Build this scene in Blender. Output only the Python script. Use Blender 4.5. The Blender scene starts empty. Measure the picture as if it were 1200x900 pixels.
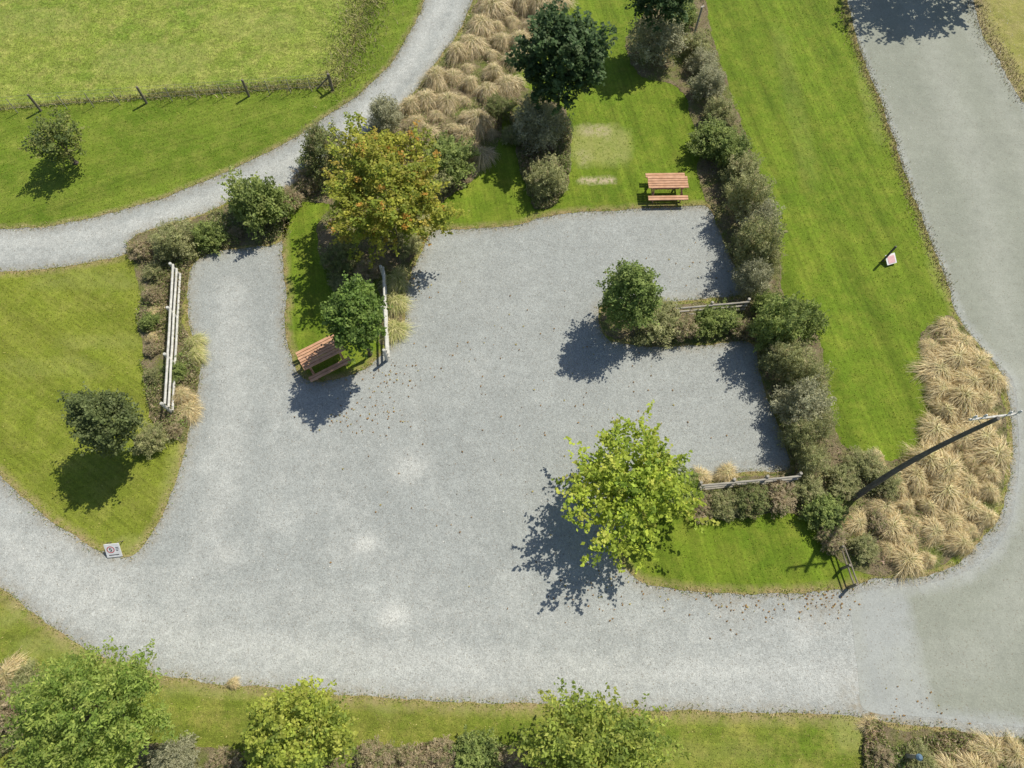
import bpy, math, random
import numpy as np
from mathutils import Vector, Matrix, noise as mn
from mathutils.geometry import delaunay_2d_cdt
random.seed(7); rng=np.random.default_rng(7)
scn=bpy.context.scene; COL=scn.collection
F=832.0; TILT=math.radians(24); CT,ST=math.cos(TILT),math.sin(TILT); H=27.0
def G(px,py,h=0.0):
    a=px-600; u=450-py
    y=F*ST+u*CT; z=-F*CT+u*ST
    s=(H-h)/-z
    return Vector((a*s,y*s,h))
def PPM(p):   # pixels per metre at a world point
    return F/(p.y*ST+(H-p.z)*CT)
# ---------------------------------------------------------------- materials
class N:
    def __init__(s,name):
        s.m=bpy.data.materials.new(name); s.m.use_nodes=True; s.t=s.m.node_tree
        s.b=s.t.nodes['Principled BSDF']; s.out=s.t.nodes['Material Output']
        s.co=s.t.nodes.new('ShaderNodeTexCoord').outputs['Object']
    def new(s,ty): return s.t.nodes.new(ty)
    def put(s,sock,v):
        if isinstance(v,bpy.types.NodeSocket): s.t.links.new(v,sock)
        elif isinstance(v,tuple) and len(v)==3 and sock.type=='RGBA': sock.default_value=(*v,1)
        else: sock.default_value=v
    def noise(s,scale,detail=2,rough=.5,vec=None):
        n=s.new('ShaderNodeTexNoise'); s.put(n.inputs['Vector'],vec or s.co)
        n.inputs['Scale'].default_value=scale; n.inputs['Detail'].default_value=detail; n.inputs['Roughness'].default_value=rough
        return n.outputs['Fac']
    def vor(s,scale,out='Color',vec=None):
        n=s.new('ShaderNodeTexVoronoi'); s.put(n.inputs['Vector'],vec or s.co); n.inputs['Scale'].default_value=scale
        return n.outputs[out]
    def math(s,op,a,b=0.0,c=0.0,clamp=False):
        n=s.new('ShaderNodeMath'); n.operation=op; n.use_clamp=clamp
        s.put(n.inputs[0],a); s.put(n.inputs[1],b); s.put(n.inputs[2],c); return n.outputs[0]
    def rmp(s,v,lo,hi,a=0.0,b=1.0):
        n=s.new('ShaderNodeMapRange'); s.put(n.inputs[0],v)
        for i,x in enumerate((lo,hi,a,b)): n.inputs[i+1].default_value=x
        return n.outputs[0]
    def mix(s,f,a,b,mode='MIX'):
        n=s.new('ShaderNodeMix'); n.data_type='RGBA'; n.blend_type=mode
        s.put(n.inputs[0],f); s.put(n.inputs[6],a); s.put(n.inputs[7],b); return n.outputs[2]
    def mul(s,col,f):
        n=s.new('ShaderNodeVectorMath'); n.operation='SCALE'; s.put(n.inputs[0],col); s.put(n.inputs['Scale'],f); return n.outputs[0]
    def attr(s,name,o='Fac'):
        n=s.new('ShaderNodeAttribute'); n.attribute_name=name; return n.outputs[o]
    def mapping(s,rot,scale):      # turn the axes so x runs along rot, then scale
        n=s.new('ShaderNodeMapping'); s.put(n.inputs[0],s.co); n.inputs['Rotation'].default_value=(0,0,-rot)
        k=s.new('ShaderNodeMapping'); s.put(k.inputs[0],n.outputs[0]); k.inputs['Scale'].default_value=scale
        return k.outputs[0]
    def bump(s,h,st,d=.05):
        n=s.new('ShaderNodeBump'); s.put(n.inputs['Height'],h); n.inputs['Strength'].default_value=st; n.inputs['Distance'].default_value=d
        s.t.links.new(n.outputs[0],s.b.inputs['Normal'])
    def fin(s,col,rough=.8,spec=.2):
        s.put(s.b.inputs['Base Color'],col); s.put(s.b.inputs['Roughness'],rough); s.b.inputs['Specular IOR Level'].default_value=spec
        return s.m
GA,GB=(.295,.312,.296),(.338,.353,.332)
def gravel_mat(name,cA,cB,cLight,seal=False,contrast=1.0):
    n=N(name)
    big=n.rmp(n.noise(.22,4,.6),.3,.7); med=n.noise(1.7,4,.65)
    col=n.mix(big,cA,cB)
    if seal:
        e=n.math('ADD',n.attr('edge'),n.math('MULTIPLY',n.math('SUBTRACT',n.noise(1.6,5,.75),.5),.9))
        col=n.mix(n.rmp(e,.0,.45,1,0),col,GB)
        sm=n.math('ADD',n.attr('sand'),n.math('MULTIPLY',n.math('SUBTRACT',n.noise(1.1,5,.7),.5),1.0))
        col=n.mix(n.math('MULTIPLY',n.rmp(sm,.25,.9),n.rmp(n.attr('sand'),0,.1)),col,GB)
    stones=n.new('ShaderNodeSeparateColor'); n.put(stones.inputs[0],n.vor(30)); g=stones.outputs[0]
    stones2=n.new('ShaderNodeSeparateColor'); n.put(stones2.inputs[0],n.vor(11)); g2=stones2.outputs[1]
    fine=n.noise(45,2,.7)
    tr=n.attr('track')
    nz=n.math('ADD',tr,n.math('MULTIPLY',n.math('SUBTRACT',n.noise(2.2,5,.7),.5),.9),clamp=True)
    nz=n.math('MULTIPLY',nz,n.rmp(tr,.0,.15))
    col=n.mix(nz,col,cLight)
    c=contrast
    v=n.math('ADD',n.rmp(g,0,1,1-.22*c,1+.22*c),n.rmp(fine,.3,.7,-.11*c,.11*c))
    v=n.math('MULTIPLY',v,n.rmp(g2,0,1,1-.09*c,1+.07*c))
    v=n.math('MULTIPLY',v,n.rmp(med,.3,.7,.93,1.05))
    v=n.math('MULTIPLY',v,n.rmp(n.noise(.5,3,.6),.3,.7,.94,1.05))
    arc=n.noise(1.0,3,.6,n.mapping(math.radians(4),(.12,2.2,1)))
    v=n.math('MULTIPLY',v,n.rmp(arc,.3,.7,.975,1.025))
    sp=n.math('GREATER_THAN',stones.outputs[2],.97)
    col=n.mix(n.math('MULTIPLY',sp,.4),col,(.16,.12,.08))
    col=n.mul(col,v)
    di=n.attr('dirt')
    df=n.math('MULTIPLY',di,n.rmp(n.noise(3.5,5,.7),.38,.6),clamp=True)
    col=n.mix(df,col,n.mix(n.noise(14,2),(.17,.13,.07),(.33,.28,.19)))
    n.bump(n.math('ADD',n.vor(24,'Distance'),n.math('MULTIPLY',fine,.5)),.2 if seal else .38,.025)
    return n.fin(col,.85,.25)
def lawn_mat(name,cA,cB,cY,cDry,rot=0.0,stripe=.12,rough=.18,edgew=.4):
    n=N(name)
    col=n.mix(n.rmp(n.noise(.3,4,.6),.35,.65),cA,cB)
    col=n.mix(n.math('MULTIPLY',n.rmp(n.noise(1.1,6,.75),.45,.68),.8),col,cY)
    st=n.noise(1.0,3,.6,n.mapping(rot,(.05,1.3,1)))
    st2=n.noise(1.0,2,.6,n.mapping(rot,(.3,7,1)))
    v=n.math('MULTIPLY',n.rmp(st,.3,.7,1-stripe,1+stripe),n.rmp(st2,.3,.7,1-stripe*.7,1+stripe*.7))
    v=n.math('MULTIPLY',v,n.rmp(n.noise(24,3,.7),.3,.7,1-rough*1.3,1+rough*1.3))
    v=n.math('MULTIPLY',v,n.rmp(n.noise(6,3,.7),.3,.7,1-rough*.8,1+rough*.8))
    v=n.math('MULTIPLY',v,n.rmp(n.noise(1.6,4,.7),.3,.7,1-rough*.6,1+rough*.6))
    col=n.mul(col,v)
    e=n.rmp(n.attr('edge'),0,edgew,1,0)
    ef=n.math('MULTIPLY',n.math('MULTIPLY',e,n.rmp(n.noise(2.0,4,.7),.35,.62,.15,1.3)),1,clamp=True)
    d=n.math('MULTIPLY',n.attr('dry'),n.rmp(n.noise(3,4,.7),.3,.6,.5,1.0),clamp=True)
    dc=n.mix(n.noise(11,3,.7),cDry,(cDry[0]*.62,cDry[1]*.6,cDry[2]*.5))
    col=n.mix(ef,col,dc)
    col=n.mix(d,col,n.mix(n.noise(9,3,.7),(.27,.31,.07),(.40,.38,.15)))
    sand=n.math('MULTIPLY',n.attr('sand'),n.rmp(n.noise(5,4,.7),.38,.55,.15,1.1),clamp=True)
    col=n.mix(sand,col,(.50,.42,.27))
    n.bump(n.math('ADD',n.noise(30,3,.8),n.noise(7,3,.6)),.65,.06)
    return n.fin(col,.8,.15)
M={}
M['gravel']=gravel_mat('gravel',GA,GB,(.52,.525,.485),contrast=.85)
M['seal']=gravel_mat('chip_seal',(.245,.26,.21),(.28,.292,.24),(.35,.36,.31),True,.4)
R_=math.radians
M['lawn']=lawn_mat('mown_grass',(.112,.180,.013),(.155,.222,.018),(.22,.252,.033),(.42,.33,.17),R_(-79.5),.21,.17)
M['lawn_left']=lawn_mat('mown_grass_left',(.165,.21,.022),(.21,.245,.03),(.27,.28,.055),(.45,.35,.19),R_(-33),.19)
M['lawn_top']=lawn_mat('mown_grass_path',(.11,.178,.014),(.165,.228,.025),(.23,.258,.045),(.42,.35,.18),R_(22),.16,.18,.35)
M['lawn_low']=lawn_mat('mown_grass_roadside',(.20,.225,.035),(.13,.19,.018),(.31,.29,.07),(.45,.36,.19),R_(-3),.15,.24,.5)
M['field']=lawn_mat('pasture_grass',(.24,.29,.05),(.16,.235,.03),(.36,.35,.10),(.36,.32,.13),R_(12),.05,.45,.2)
M['verge']=lawn_mat('dry_verge_grass',(.30,.28,.08),(.25,.26,.06),(.38,.32,.14),(.42,.35,.22),R_(-60),.1,.2,1.0)
def soil():
    n=N('bark_soil'); c=n.mix(n.rmp(n.noise(2.5,4,.7),.3,.7),(.16,.125,.07),(.32,.26,.165))
    c=n.mix(n.rmp(n.noise(.9,3,.7),.45,.65),c,(.17,.20,.055))
    c=n.mul(c,n.rmp(n.noise(22,3,.7),.3,.7,.6,1.4)); n.bump(n.noise(16,4,.8),.9,.1); return n.fin(c,.95,.1)
M['soil']=soil()
def leaf(name='leaves',tf=.36):
    n=N(name); c=n.attr('tint','Color')
    c=n.mul(c,n.rmp(n.noise(3,2),.3,.7,.88,1.12)); n.fin(c,.55,.22)
    tr=n.new('ShaderNodeBsdfTranslucent'); n.put(tr.inputs[0],n.mul(c,1.4)); mx=n.new('ShaderNodeMixShader'); mx.inputs[0].default_value=tf
    n.t.links.new(n.b.outputs[0],mx.inputs[1]); n.t.links.new(tr.outputs[0],mx.inputs[2]); n.t.links.new(mx.outputs[0],n.out.inputs[0]); return n.m
M['leaf']=leaf()
M['leaf_shrub']=leaf('shrub_leaves',.42)
def tintmat(name,rough=.85):
    n=N(name); c=n.attr('tint','Color'); return n.fin(n.mul(c,n.rmp(n.noise(12,2),.3,.7,.85,1.15)),rough,.15)
M['blade']=tintmat('grass_blades'); M['stone']=tintmat('loose_stone')
M['straw']=leaf('tussock_straw',.30)
def wood(name,a,b,sc=(2,18,18)):
    n=N(name); g=n.noise(1,4,.65,n.mapping(0,sc)); c=n.mix(n.rmp(g,.3,.7),a,b); c=n.mul(c,n.rmp(n.noise(5,3),.3,.7,.85,1.15)); n.bump(g,.4,.01); return n.fin(c,.75,.25)
M['bark']=wood('bark',(.07,.055,.04),(.16,.13,.10),(14,14,3))
M['redwood']=wood('stained_timber',(.42,.22,.12),(.60,.37,.24))
M['paleboard']=wood('weathered_pale_timber',(.44,.43,.38),(.62,.61,.56),(14,3,14))
M['greyboard']=wood('grey_weathered_timber',(.26,.24,.20),(.42,.39,.33))
M['brownboard']=wood('brown_weathered_timber',(.15,.13,.10),(.28,.25,.19))
M['darkwood']=wood('dark_post_timber',(.08,.075,.065),(.17,.155,.135),(20,20,2))
M['postwood']=wood('fence_post_timber',(.12,.10,.08),(.26,.23,.18),(20,20,2))
def plain(name,c,r=.5,metal=0):
    n=N(name); cc=n.mul(n.mix(.0,c,c),n.rmp(n.noise(9,4,.6),.3,.7,.88,1.08)); m=n.fin(cc,r,.4); n.b.inputs['Metallic'].default_value=metal; return m
M['white']=plain('white_paint',(.80,.80,.78)); M['red']=plain('red_paint',(.55,.05,.05)); M['black']=plain('black_paint',(.03,.03,.032))
M['pink']=plain('faded_pink_paint',(.75,.46,.46)); M['steel']=plain('galvanised_steel',(.42,.43,.44),.4,.8); M['porcelain']=plain('insulator_glaze',(.6,.6,.58),.25); M['blue']=plain('blue_grey_plastic',(.10,.17,.24))
# ---------------------------------------------------------------- mesh helpers
def mesh_np(name,V,Fq,mat,tint=None):
    me=bpy.data.meshes.new(name); V=np.asarray(V,dtype=np.float32); Fq=np.asarray(Fq,dtype=np.int32)
    k=Fq.shape[1]; me.vertices.add(len(V)); me.vertices.foreach_set('co',V.ravel())
    me.loops.add(Fq.size); me.loops.foreach_set('vertex_index',Fq.ravel())
    me.polygons.add(len(Fq)); me.polygons.foreach_set('loop_start',np.arange(0,Fq.size,k,dtype=np.int32))
    me.update(calc_edges=True)
    if tint is not None:
        a=me.color_attributes.new('tint','FLOAT_COLOR','POINT'); t=np.ones((len(V),4),dtype=np.float32); t[:,:3]=tint; a.data.foreach_set('color',t.ravel())
    me.materials.append(mat); me.validate(); return me
def link(name,me,parent=None):
    o=bpy.data.objects.new(name,me); COL.objects.link(o)
    if parent: o.parent=parent
    return o
def tag(o,label,cat,group=None,kind=None):
    o['label']=label
    if cat: o['category']=cat
    if group: o['group']=group
    if kind: o['kind']=kind
    return o
def empty(name,loc,rz=0,scale=1):
    o=bpy.data.objects.new(name,None); COL.objects.link(o); o.location=loc; o.rotation_euler=(0,0,rz); o.scale=(scale,)*3 if not isinstance(scale,tuple) else scale
    o.empty_display_size=.2; return o
class MB:
    def __init__(s): s.v=[]; s.f=[]
    def box(s,c,size,R=None):
        b=len(s.v); x,y,z=[k/2 for k in size]; R=R or Matrix.Identity(3); c=Vector(c); e=min(x,y,z)*.15
        for (zz,k) in ((-z,e),(-z+e,0),(z-e,0),(z,e)):
            for sx,sy in ((-1,-1),(1,-1),(1,1),(-1,1)): s.v.append(c+R@Vector((sx*(x-k),sy*(y-k),zz)))
        s.f.append([b+3,b+2,b+1,b]); s.f.append([b+12,b+13,b+14,b+15])
        for l in range(3):
            for i in range(4):
                j=(i+1)%4; s.f.append([b+l*4+i,b+l*4+j,b+l*4+4+j,b+l*4+4+i])
        return s
    def tube(s,pts,rad,n=8,cap=True):
        b=len(s.v); pts=[Vector(p) for p in pts]
        for i,p in enumerate(pts):
            d=(pts[min(i+1,len(pts)-1)]-pts[max(i-1,0)]).normalized()
            a=d.cross(Vector((0,.01,1))); a=a.normalized() if a.length>2e-2 else Vector((1,0,0)); c=d.cross(a)
            r=rad[i] if isinstance(rad,(list,tuple)) else rad
            for k in range(n):
                t=2*math.pi*k/n; s.v.append(p+(a*math.cos(t)+c*math.sin(t))*r)
        for i in range(len(pts)-1):
            for k in range(n):
                j=(k+1)%n; s.f.append([b+i*n+k,b+i*n+j,b+(i+1)*n+j,b+(i+1)*n+k])
        if cap:
            s.f.append([b+k for k in range(n)]); s.f.append([b+(len(pts)-1)*n+k for k in reversed(range(n))])
        return s
    def build(s,name,mat,parent=None,loc=None):
        me=bpy.data.meshes.new(name); me.from_pydata([tuple(v) for v in s.v],[],s.f); me.materials.append(mat)
        import bmesh as _b
        bm=_b.new(); bm.from_mesh(me); _b.ops.recalc_face_normals(bm,faces=bm.faces); bm.to_mesh(me); bm.free()
        o=link(name,me,parent)
        if loc is not None: o.location=loc
        return o
def inside(P,poly):
    x,y=P[:,0],P[:,1]; r=np.zeros(len(P),bool); n=len(poly)
    for i in range(n):
        x1,y1=poly[i]; x2,y2=poly[(i+1)%n]
        if y1==y2: continue
        c=((y1>y)!=(y2>y))&(x<(x2-x1)*(y-y1)/(y2-y1)+x1); r^=c
    return r
def segdist(P,poly,closed=True):
    A=np.asarray(poly,float); B=np.roll(A,-1,axis=0) if closed else A[1:]
    if not closed: A=A[:-1]
    out=np.full(len(P),1e9)
    for a,b in zip(A,B):
        d=b-a; L=max(d@d,1e-9); t=np.clip(((P-a)@d)/L,0,1); q=P-(a+t[:,None]*d); out=np.minimum(out,(q*q).sum(1))
    return np.sqrt(out)
def P2(pts):
    o=[]
    for p in pts:
        if p[0]=='W': o.append((p[1],p[2]))
        else:
            g=G(*p); o.append((g.x,g.y))
    return o
def inview(x,y): return abs(x)<31 and -6<y<40
def smooth_outline(W,jit,seed=0,closed=True):
    n=len(W); out=[]
    for i in range(n if closed else n-1):
        p0,p1,p2,p3=[np.array(W[(i+k)%n] if closed else W[min(max(i+k,0),n-1)]) for k in (-1,0,1,2)]
        L=np.linalg.norm(p2-p1); iv=inview(*p1) or inview(*p2); m=max(1,int(L/(.13 if iv else 3)))
        far=(not inview(*p1)) or (not inview(*p2)) or L>9
        a=p1-p0; la=np.linalg.norm(a); p0=p1-a*min(1,1.2*L/max(la,1e-6))
        a=p3-p2; la=np.linalg.norm(a); p3=p2+a*min(1,1.2*L/max(la,1e-6))
        for k in range(m):
            t=k/m
            if far: q=p1+(p2-p1)*t
            else: q=.5*((2*p1)+(-p0+p2)*t+(2*p0-5*p1+4*p2-p3)*t*t+(-p0+3*p1-3*p2+p3)*t**3)
            if iv and jit:
                for sc,am in ((.7,1.3),(2.3,.9),(6,.5)):
                    q=q+np.array([mn.noise(Vector((q[0]*sc,q[1]*sc,seed+9))),mn.noise(Vector((q[0]*sc,q[1]*sc,seed+31)))])*jit*am
            out.append((float(q[0]),float(q[1])))
    return out
def ell(V,items,p=4):
    dr=np.zeros(len(V))
    for (px,py,rx,ry,s) in items:
        g=G(px,py); k=PPM(g); q=np.abs((V[:,0]-g.x)*k/rx)**p+np.abs((V[:,1]-g.y)*k/ry)**p; dr=np.maximum(dr,s*np.clip(1.5-q*.8,0,1))
    return dr.astype(np.float32)
def sheet(name,pts,z,mat,jit=.07,step=.33,dry=(),sand=(),kind='structure',label=None,extra=None):
    W=smooth_outline(P2(pts),jit,len(name)); A=np.array(W)
    x0,y0=A.min(0); x1,y1=A.max(0)
    vx0,vx1,vy0,vy1=max(x0,-31),min(x1,31),max(y0,-6),min(y1,40)
    gx,gy=np.meshgrid(np.arange(vx0,vx1,step),np.arange(vy0,vy1,step)); P=np.stack([gx.ravel(),gy.ravel()],1)
    P=P+rng.uniform(-.25,.25,P.shape)*step
    P=P[inside(P,W)]; d=segdist(P,W); P=P[d>.12]
    vs=[Vector(p) for p in W]+[Vector(p) for p in P.tolist()]
    r=delaunay_2d_cdt(vs,[],[list(range(len(W)))],1,1e-4)
    V=np.array([(v.x,v.y) for v in r[0]]); Ft=np.array([f for f in r[2] if len(f)==3])
    me=mesh_np(name,np.c_[V,np.zeros(len(V))],Ft,mat)
    ed=segdist(V,W); me.attributes.new('edge','FLOAT','POINT').data.foreach_set('value',ed.astype(np.float32))
    me.attributes.new('dry','FLOAT','POINT').data.foreach_set('value',ell(V,dry)); me.attributes.new('sand','FLOAT','POINT').data.foreach_set('value',ell(V,sand))
    if extra: extra(me,V,ed)
    o=link(name,me); o.location.z=z; o['kind']=kind
    if me.polygons and me.polygons[0].normal.z<0: me.flip_normals()
    if label: o['label']=label
    return W
# ---------------------------------------------------------------- ground
me=mesh_np('ground',[(-600,-600,0),(600,-600,0),(600,600,0),(-600,600,0)],[(0,1,2,3)],M['lawn_top'])
me.attributes.new('edge','FLOAT','POINT').data.foreach_set('value',[9.0]*4)
o=link('ground',me); o.location.z=-.03; o['kind']='structure'; o['label']='grass land around the car park'
st=.25; xs=np.concatenate([[-80],np.arange(-32,32,st),[80]]); ys=np.concatenate([[-60],np.arange(-7,41,st),[90]])
gx,gy=np.meshgrid(xs,ys); V=np.stack([gx.ravel(),gy.ravel()],1); nx=len(xs); ny=len(ys)
ii,jj=np.meshgrid(np.arange(nx-1),np.arange(ny-1)); b=(jj*nx+ii).ravel(); Q=np.stack([b,b+1,b+nx+1,b+nx],1)
me=mesh_np('gravel_yard',np.c_[V,np.zeros(len(V))],Q,M['gravel'])
def lane(pts,w,s):
    d=segdist(V,P2(pts),False); return s*np.exp(-(d/w)**2)
tr=np.zeros(len(V))
for L in [ ([(-60,575),(0,632),(60,680),(120,715),(200,742),(300,760),(450,775),(700,785),(1000,790)],.8,.5),
           ([(-60,610),(0,660),(60,705),(120,738),(200,765),(300,785),(450,798),(700,808),(1000,812)],.5,.4),
           ([(0,600),(70,650),(130,682),(200,690),(240,650),(262,560),(275,450),(270,340)],.8,.32),
           ([(-40,285),(60,282),(150,268),(250,232),(340,190),(420,140),(480,75),(530,-20)],.55,.5),
           ([(-40,303),(60,298),(150,285),(250,250),(355,203),(440,148),(500,85),(548,-20)],.4,.35),
           ([(500,700),(430,640),(360,520),(330,470)],1.4,.16),([(1000,745),(900,740),(760,740),(500,720),(250,705)],1.2,.22),
           ([(1000,730),(860,722),(740,715),(640,700),(560,650),(500,560),(480,440)],.4,.13),([(250,700),(300,640),(330,560),(320,470),(290,380)],.4,.16)]:
    tr=np.maximum(tr,lane(*L))
for (px,py,r,s) in [(478,548,.8,.6),(428,637,.5,.95),(460,722,.6,1.0),(262,650,.7,.6),(940,740,.9,.5),(1010,760,1.0,.3),(120,690,1.6,.5),(215,725,1.5,.45),(415,640,1.1,.35),(330,610,1.0,.25),(250,545,.8,.3),(600,690,1.2,.25),(60,640,1.2,.5),(560,430,1.,.15)]:
    g=G(px,py); d=np.hypot(V[:,0]-g.x,(V[:,1]-g.y)*1.2); tr=np.maximum(tr,s*np.exp(-(d/r)**2))
me.attributes.new('track','FLOAT','POINT').data.foreach_set('value',tr.astype(np.float32))
dirt=np.zeros(len(V))
for (px,py,r,s) in [(1100,842,1.2,.2),(1030,850,1.2,1),(960,705,.8,.45),(860,703,.8,.3)]:
    g=G(px,py); d=np.hypot(V[:,0]-g.x,V[:,1]-g.y); dirt=np.maximum(dirt,s*np.exp(-(d/r)**2))
GRAV=(me,dirt)
o=link('gravel_yard',me); o.location.z=-.003; o['kind']='structure'; o['label']='grey gravel car park, driveway and path'
Z1=.006
def road_extra(me,V,ed):
    d1=segdist(V,P2([(1050,-60),(1100,80),(1150,220),(1180,380),(1215,520),(1215,640),(1160,760),(1060,790)]),False)
    t=.40*np.exp(-(d1/.9)**2)
    t2=.25*np.exp(-(segdist(V,P2([(1090,-60),(1150,60),(1200,180),(1240,380)]),False)/.5)**2)
    j=.45*np.exp(-(segdist(V,P2([(1000,690),(1004,740),(1012,832)]),False)/.25)**2)
    k=.4*np.exp(-(segdist(V,P2([(1040,690),(1110,685),(1170,650),(1200,590)]),False)/.3)**2)
    me.attributes.new('track','FLOAT','POINT').data.foreach_set('value',np.maximum.reduce([t,t2,j,k]).astype(np.float32))
    me.attributes.new('dirt','FLOAT','POINT').data.foreach_set('value',(ed*0).astype(np.float32))
sheet('road',[(915,-160),(980,-20),(1007,60),(1036,130),(1056,190),(1080,260),(1100,310),(1121,365),(1155,412),(1186,445),(1193,500),(1193,560),(1180,620),(1150,660),(1088,684),(1001,698),(1000,740),(1006,790),(1014,832),(1110,842),(1220,856),(1380,880),(1380,420),(1250,210),(1190,100),(1150,20),(1135,-20),(1090,-160)],.001,M['seal'],.03,label='smooth grey-green chip sealed road',extra=road_extra,sand=[(985,765,90,130,1.0)])
lawnA=sheet('lawn',[('W',-80,19.5),(-150,272),(0,268),(60,265),(120,252),(180,235),(240,212),(290,190),(340,165),(385,135),(420,110),(450,83),(475,48),(490,18),(505,-20),(540,-160),('W',-5,90),('W',-80,90)],Z1,M['lawn_top'],label='mown grass strip between the gravel path and the wire fence')
field=sheet('field',[('W',-80,26),(-120,134),(0,128),(75,121),(150,116),(270,107),(395,99),(402,80),(415,50),(425,15),(440,-30),(480,-160),('W',-14,88),('W',-79,88)],Z1+.004,M['field'],.1,label='pale green pasture beyond the wire fence',dry=[(30,25,60,20,.3),(180,70,60,25,.3),(300,30,50,20,.25)])
lawnB=sheet('lawn',[('W',-80,16),(-150,322),(0,318),(60,314),(110,306),(150,296),(158,276),(200,262),(240,250),(280,232),(333,226),(332,282),(290,290),(250,296),(224,312),(220,350),(224,390),(235,410),(236,430),(228,470),(222,500),(216,530),(206,570),(186,612),(166,642),(150,653),(120,646),(90,631),(50,601),(20,575),(-10,548),(-60,505),(-110,470),('W',-80,9)],Z1,M['lawn_left'],label='left lawn inside the curve of the driveway',dry=[(160,640,25,12,.5),(100,330,60,12,.3),(60,430,60,10,.25),(205,560,12,40,.4),(120,400,50,8,.25)])
lawnC=sheet('lawn',[(333,226),(370,203),(420,163),(462,133),(492,98),(515,68),(540,33),(562,-20),(600,-160),('W',2,90),('W',24,90),(905,-160),(985,-20),(1008,60),(1033,120),(1050,170),(1070,230),(1090,280),(1112,340),(1125,375),(1150,410),(1172,435),(1186,500),(1182,560),(1167,612),(1132,652),(1090,673),(1020,681),(985,690),(930,695),(860,696),(800,692),(760,685),(735,668),(722,645),(735,615),(770,592),(815,568),(870,553),(925,550),(921,520),(905,480),(890,440),(880,402),(820,406),(760,407),(712,397),(702,375),(707,356),(790,353),(868,345),(868,325),(852,295),(838,260),(830,243),(780,243),(720,246),(650,252),(600,265),(550,268),(515,269),(503,275),(492,300),(478,330),(474,350),(475,370),(468,388),(455,408),(440,422),(425,433),(395,444),(365,445),(345,432),(337,400),(335,350),(332,300)],Z1,M['lawn'],label='bright green lawn around the parking bays and along the road',
  dry=[(704,170,34,27,.8),(1020,120,8,60,.3),(1095,300,10,50,.4),(930,120,10,120,.15)],sand=[(698,154,18,8,.6),(700,211,20,6,1.),(683,185,7,14,.3)])
lawnD=sheet('lawn',[('W',-60,1),(-150,600),(-20,676),(0,688),(40,720),(90,755),(130,773),(180,788),(240,799),(330,808),(420,815),(520,822),(620,825),(720,830),(800,833),(900,836),(1000,838),(1060,850),(1110,852),(1150,862),(1220,868),(1400,900),('W',60,-3),('W',60,-40),('W',-60,-40)],Z1,M['lawn_low'],label='roadside grass below the driveway',dry=[(60,760,40,12,.5),(250,812,60,6,.4),(15,720,12,12,.5),(500,828,80,5,.4),(150,780,30,6,.5),(1000,850,25,25,.6),(800,880,100,8,.2)])
sheet('lawn',[(1135,-20),(1150,35),(1172,75),(1197,118),(1230,160),(1330,330),('W',60,30),('W',60,90),('W',34,90),(1095,-160)],Z1,M['verge'],label='dry yellow verge on the far side of the road')
beds=[]
def bed(pts,label,jit=.12): beds.append(sheet('planting_bed',pts,Z1+.008,M['soil'],jit,.6,label=label))
bed([(150,288),(156,278),(200,264),(240,252),(280,235),(330,229),(329,281),(290,288),(250,294),(222,312),(218,345),(212,380),(232,402),(234,430),(225,480),(214,520),(192,505),(175,490),(168,440),(165,380),(162,330)],'left shrub bed along the pale rail fence')
bed([(338,232),(372,206),(420,168),(462,138),(492,103),(517,73),(542,38),(568,-20),(600,-60),(660,-20),(635,15),(608,50),(602,95),(592,130),(578,180),(550,215),(515,240),(500,268),(488,295),(476,330),(473,368),(466,390),(454,406),(444,405),(440,330),(400,325),(378,310),(372,270),(385,240)],'planting bed of tussocks and shrubs beside the gravel path')
bed([(735,45),(755,15),(745,-40),(815,-40),(826,0),(840,60),(860,120),(882,180),(902,240),(912,300),(920,350),(948,370),(966,430),(974,490),(996,528),(1045,540),(1085,520),(1088,440),(1080,395),(1110,370),(1128,385),(1160,432),(1180,500),(1176,560),(1160,608),(1128,646),(1090,667),(1030,675),(990,662),(970,640),(955,620),(930,602),(880,606),(830,606),(808,592),(820,572),(870,556),(929,553),(924,520),(909,480),(893,440),(882,399),(820,403),(760,404),(714,394),(705,375),(710,359),(790,357),(872,348),(871,325),(855,295),(841,260),(833,243),(820,215),(820,180),(808,130),(790,100),(745,85)],'long hedge bed beside the right verge')
bed([(602,95),(640,118),(665,132),(668,200),(655,238),(625,243),(612,205),(600,150)],'small bed beneath the dark broadleaf tree')
bed([(165,880),(230,874),(300,882),(430,876),(520,868),(580,872),(640,882),(760,892),(780,960),(150,960)],'shrub bed at the bottom edge')
bed([(-60,770),(0,775),(25,790),(30,830),(15,880),(-60,900)],'weedy bed at the bottom left')
bed([(1014,842),(1050,853),(1100,856),(1150,864),(1225,872),(1300,960),(990,960),(1008,900)],'tussock bed at the lower right corner')
me,dirt=GRAV
for W in (lawnA,lawnB,lawnC,lawnD):
    A=np.array([w for w in W if inview(*w)][::3])
    dd=np.full(len(V),9.0)
    for a_ in A: dd=np.minimum(dd,np.hypot(V[:,0]-a_[0],V[:,1]-a_[1]))
    dirt=np.maximum(dirt,np.clip(1-dd/.55,0,1)*.6)
me.attributes.new('dirt','FLOAT','POINT').data.foreach_set('value',dirt.astype(np.float32))
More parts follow.
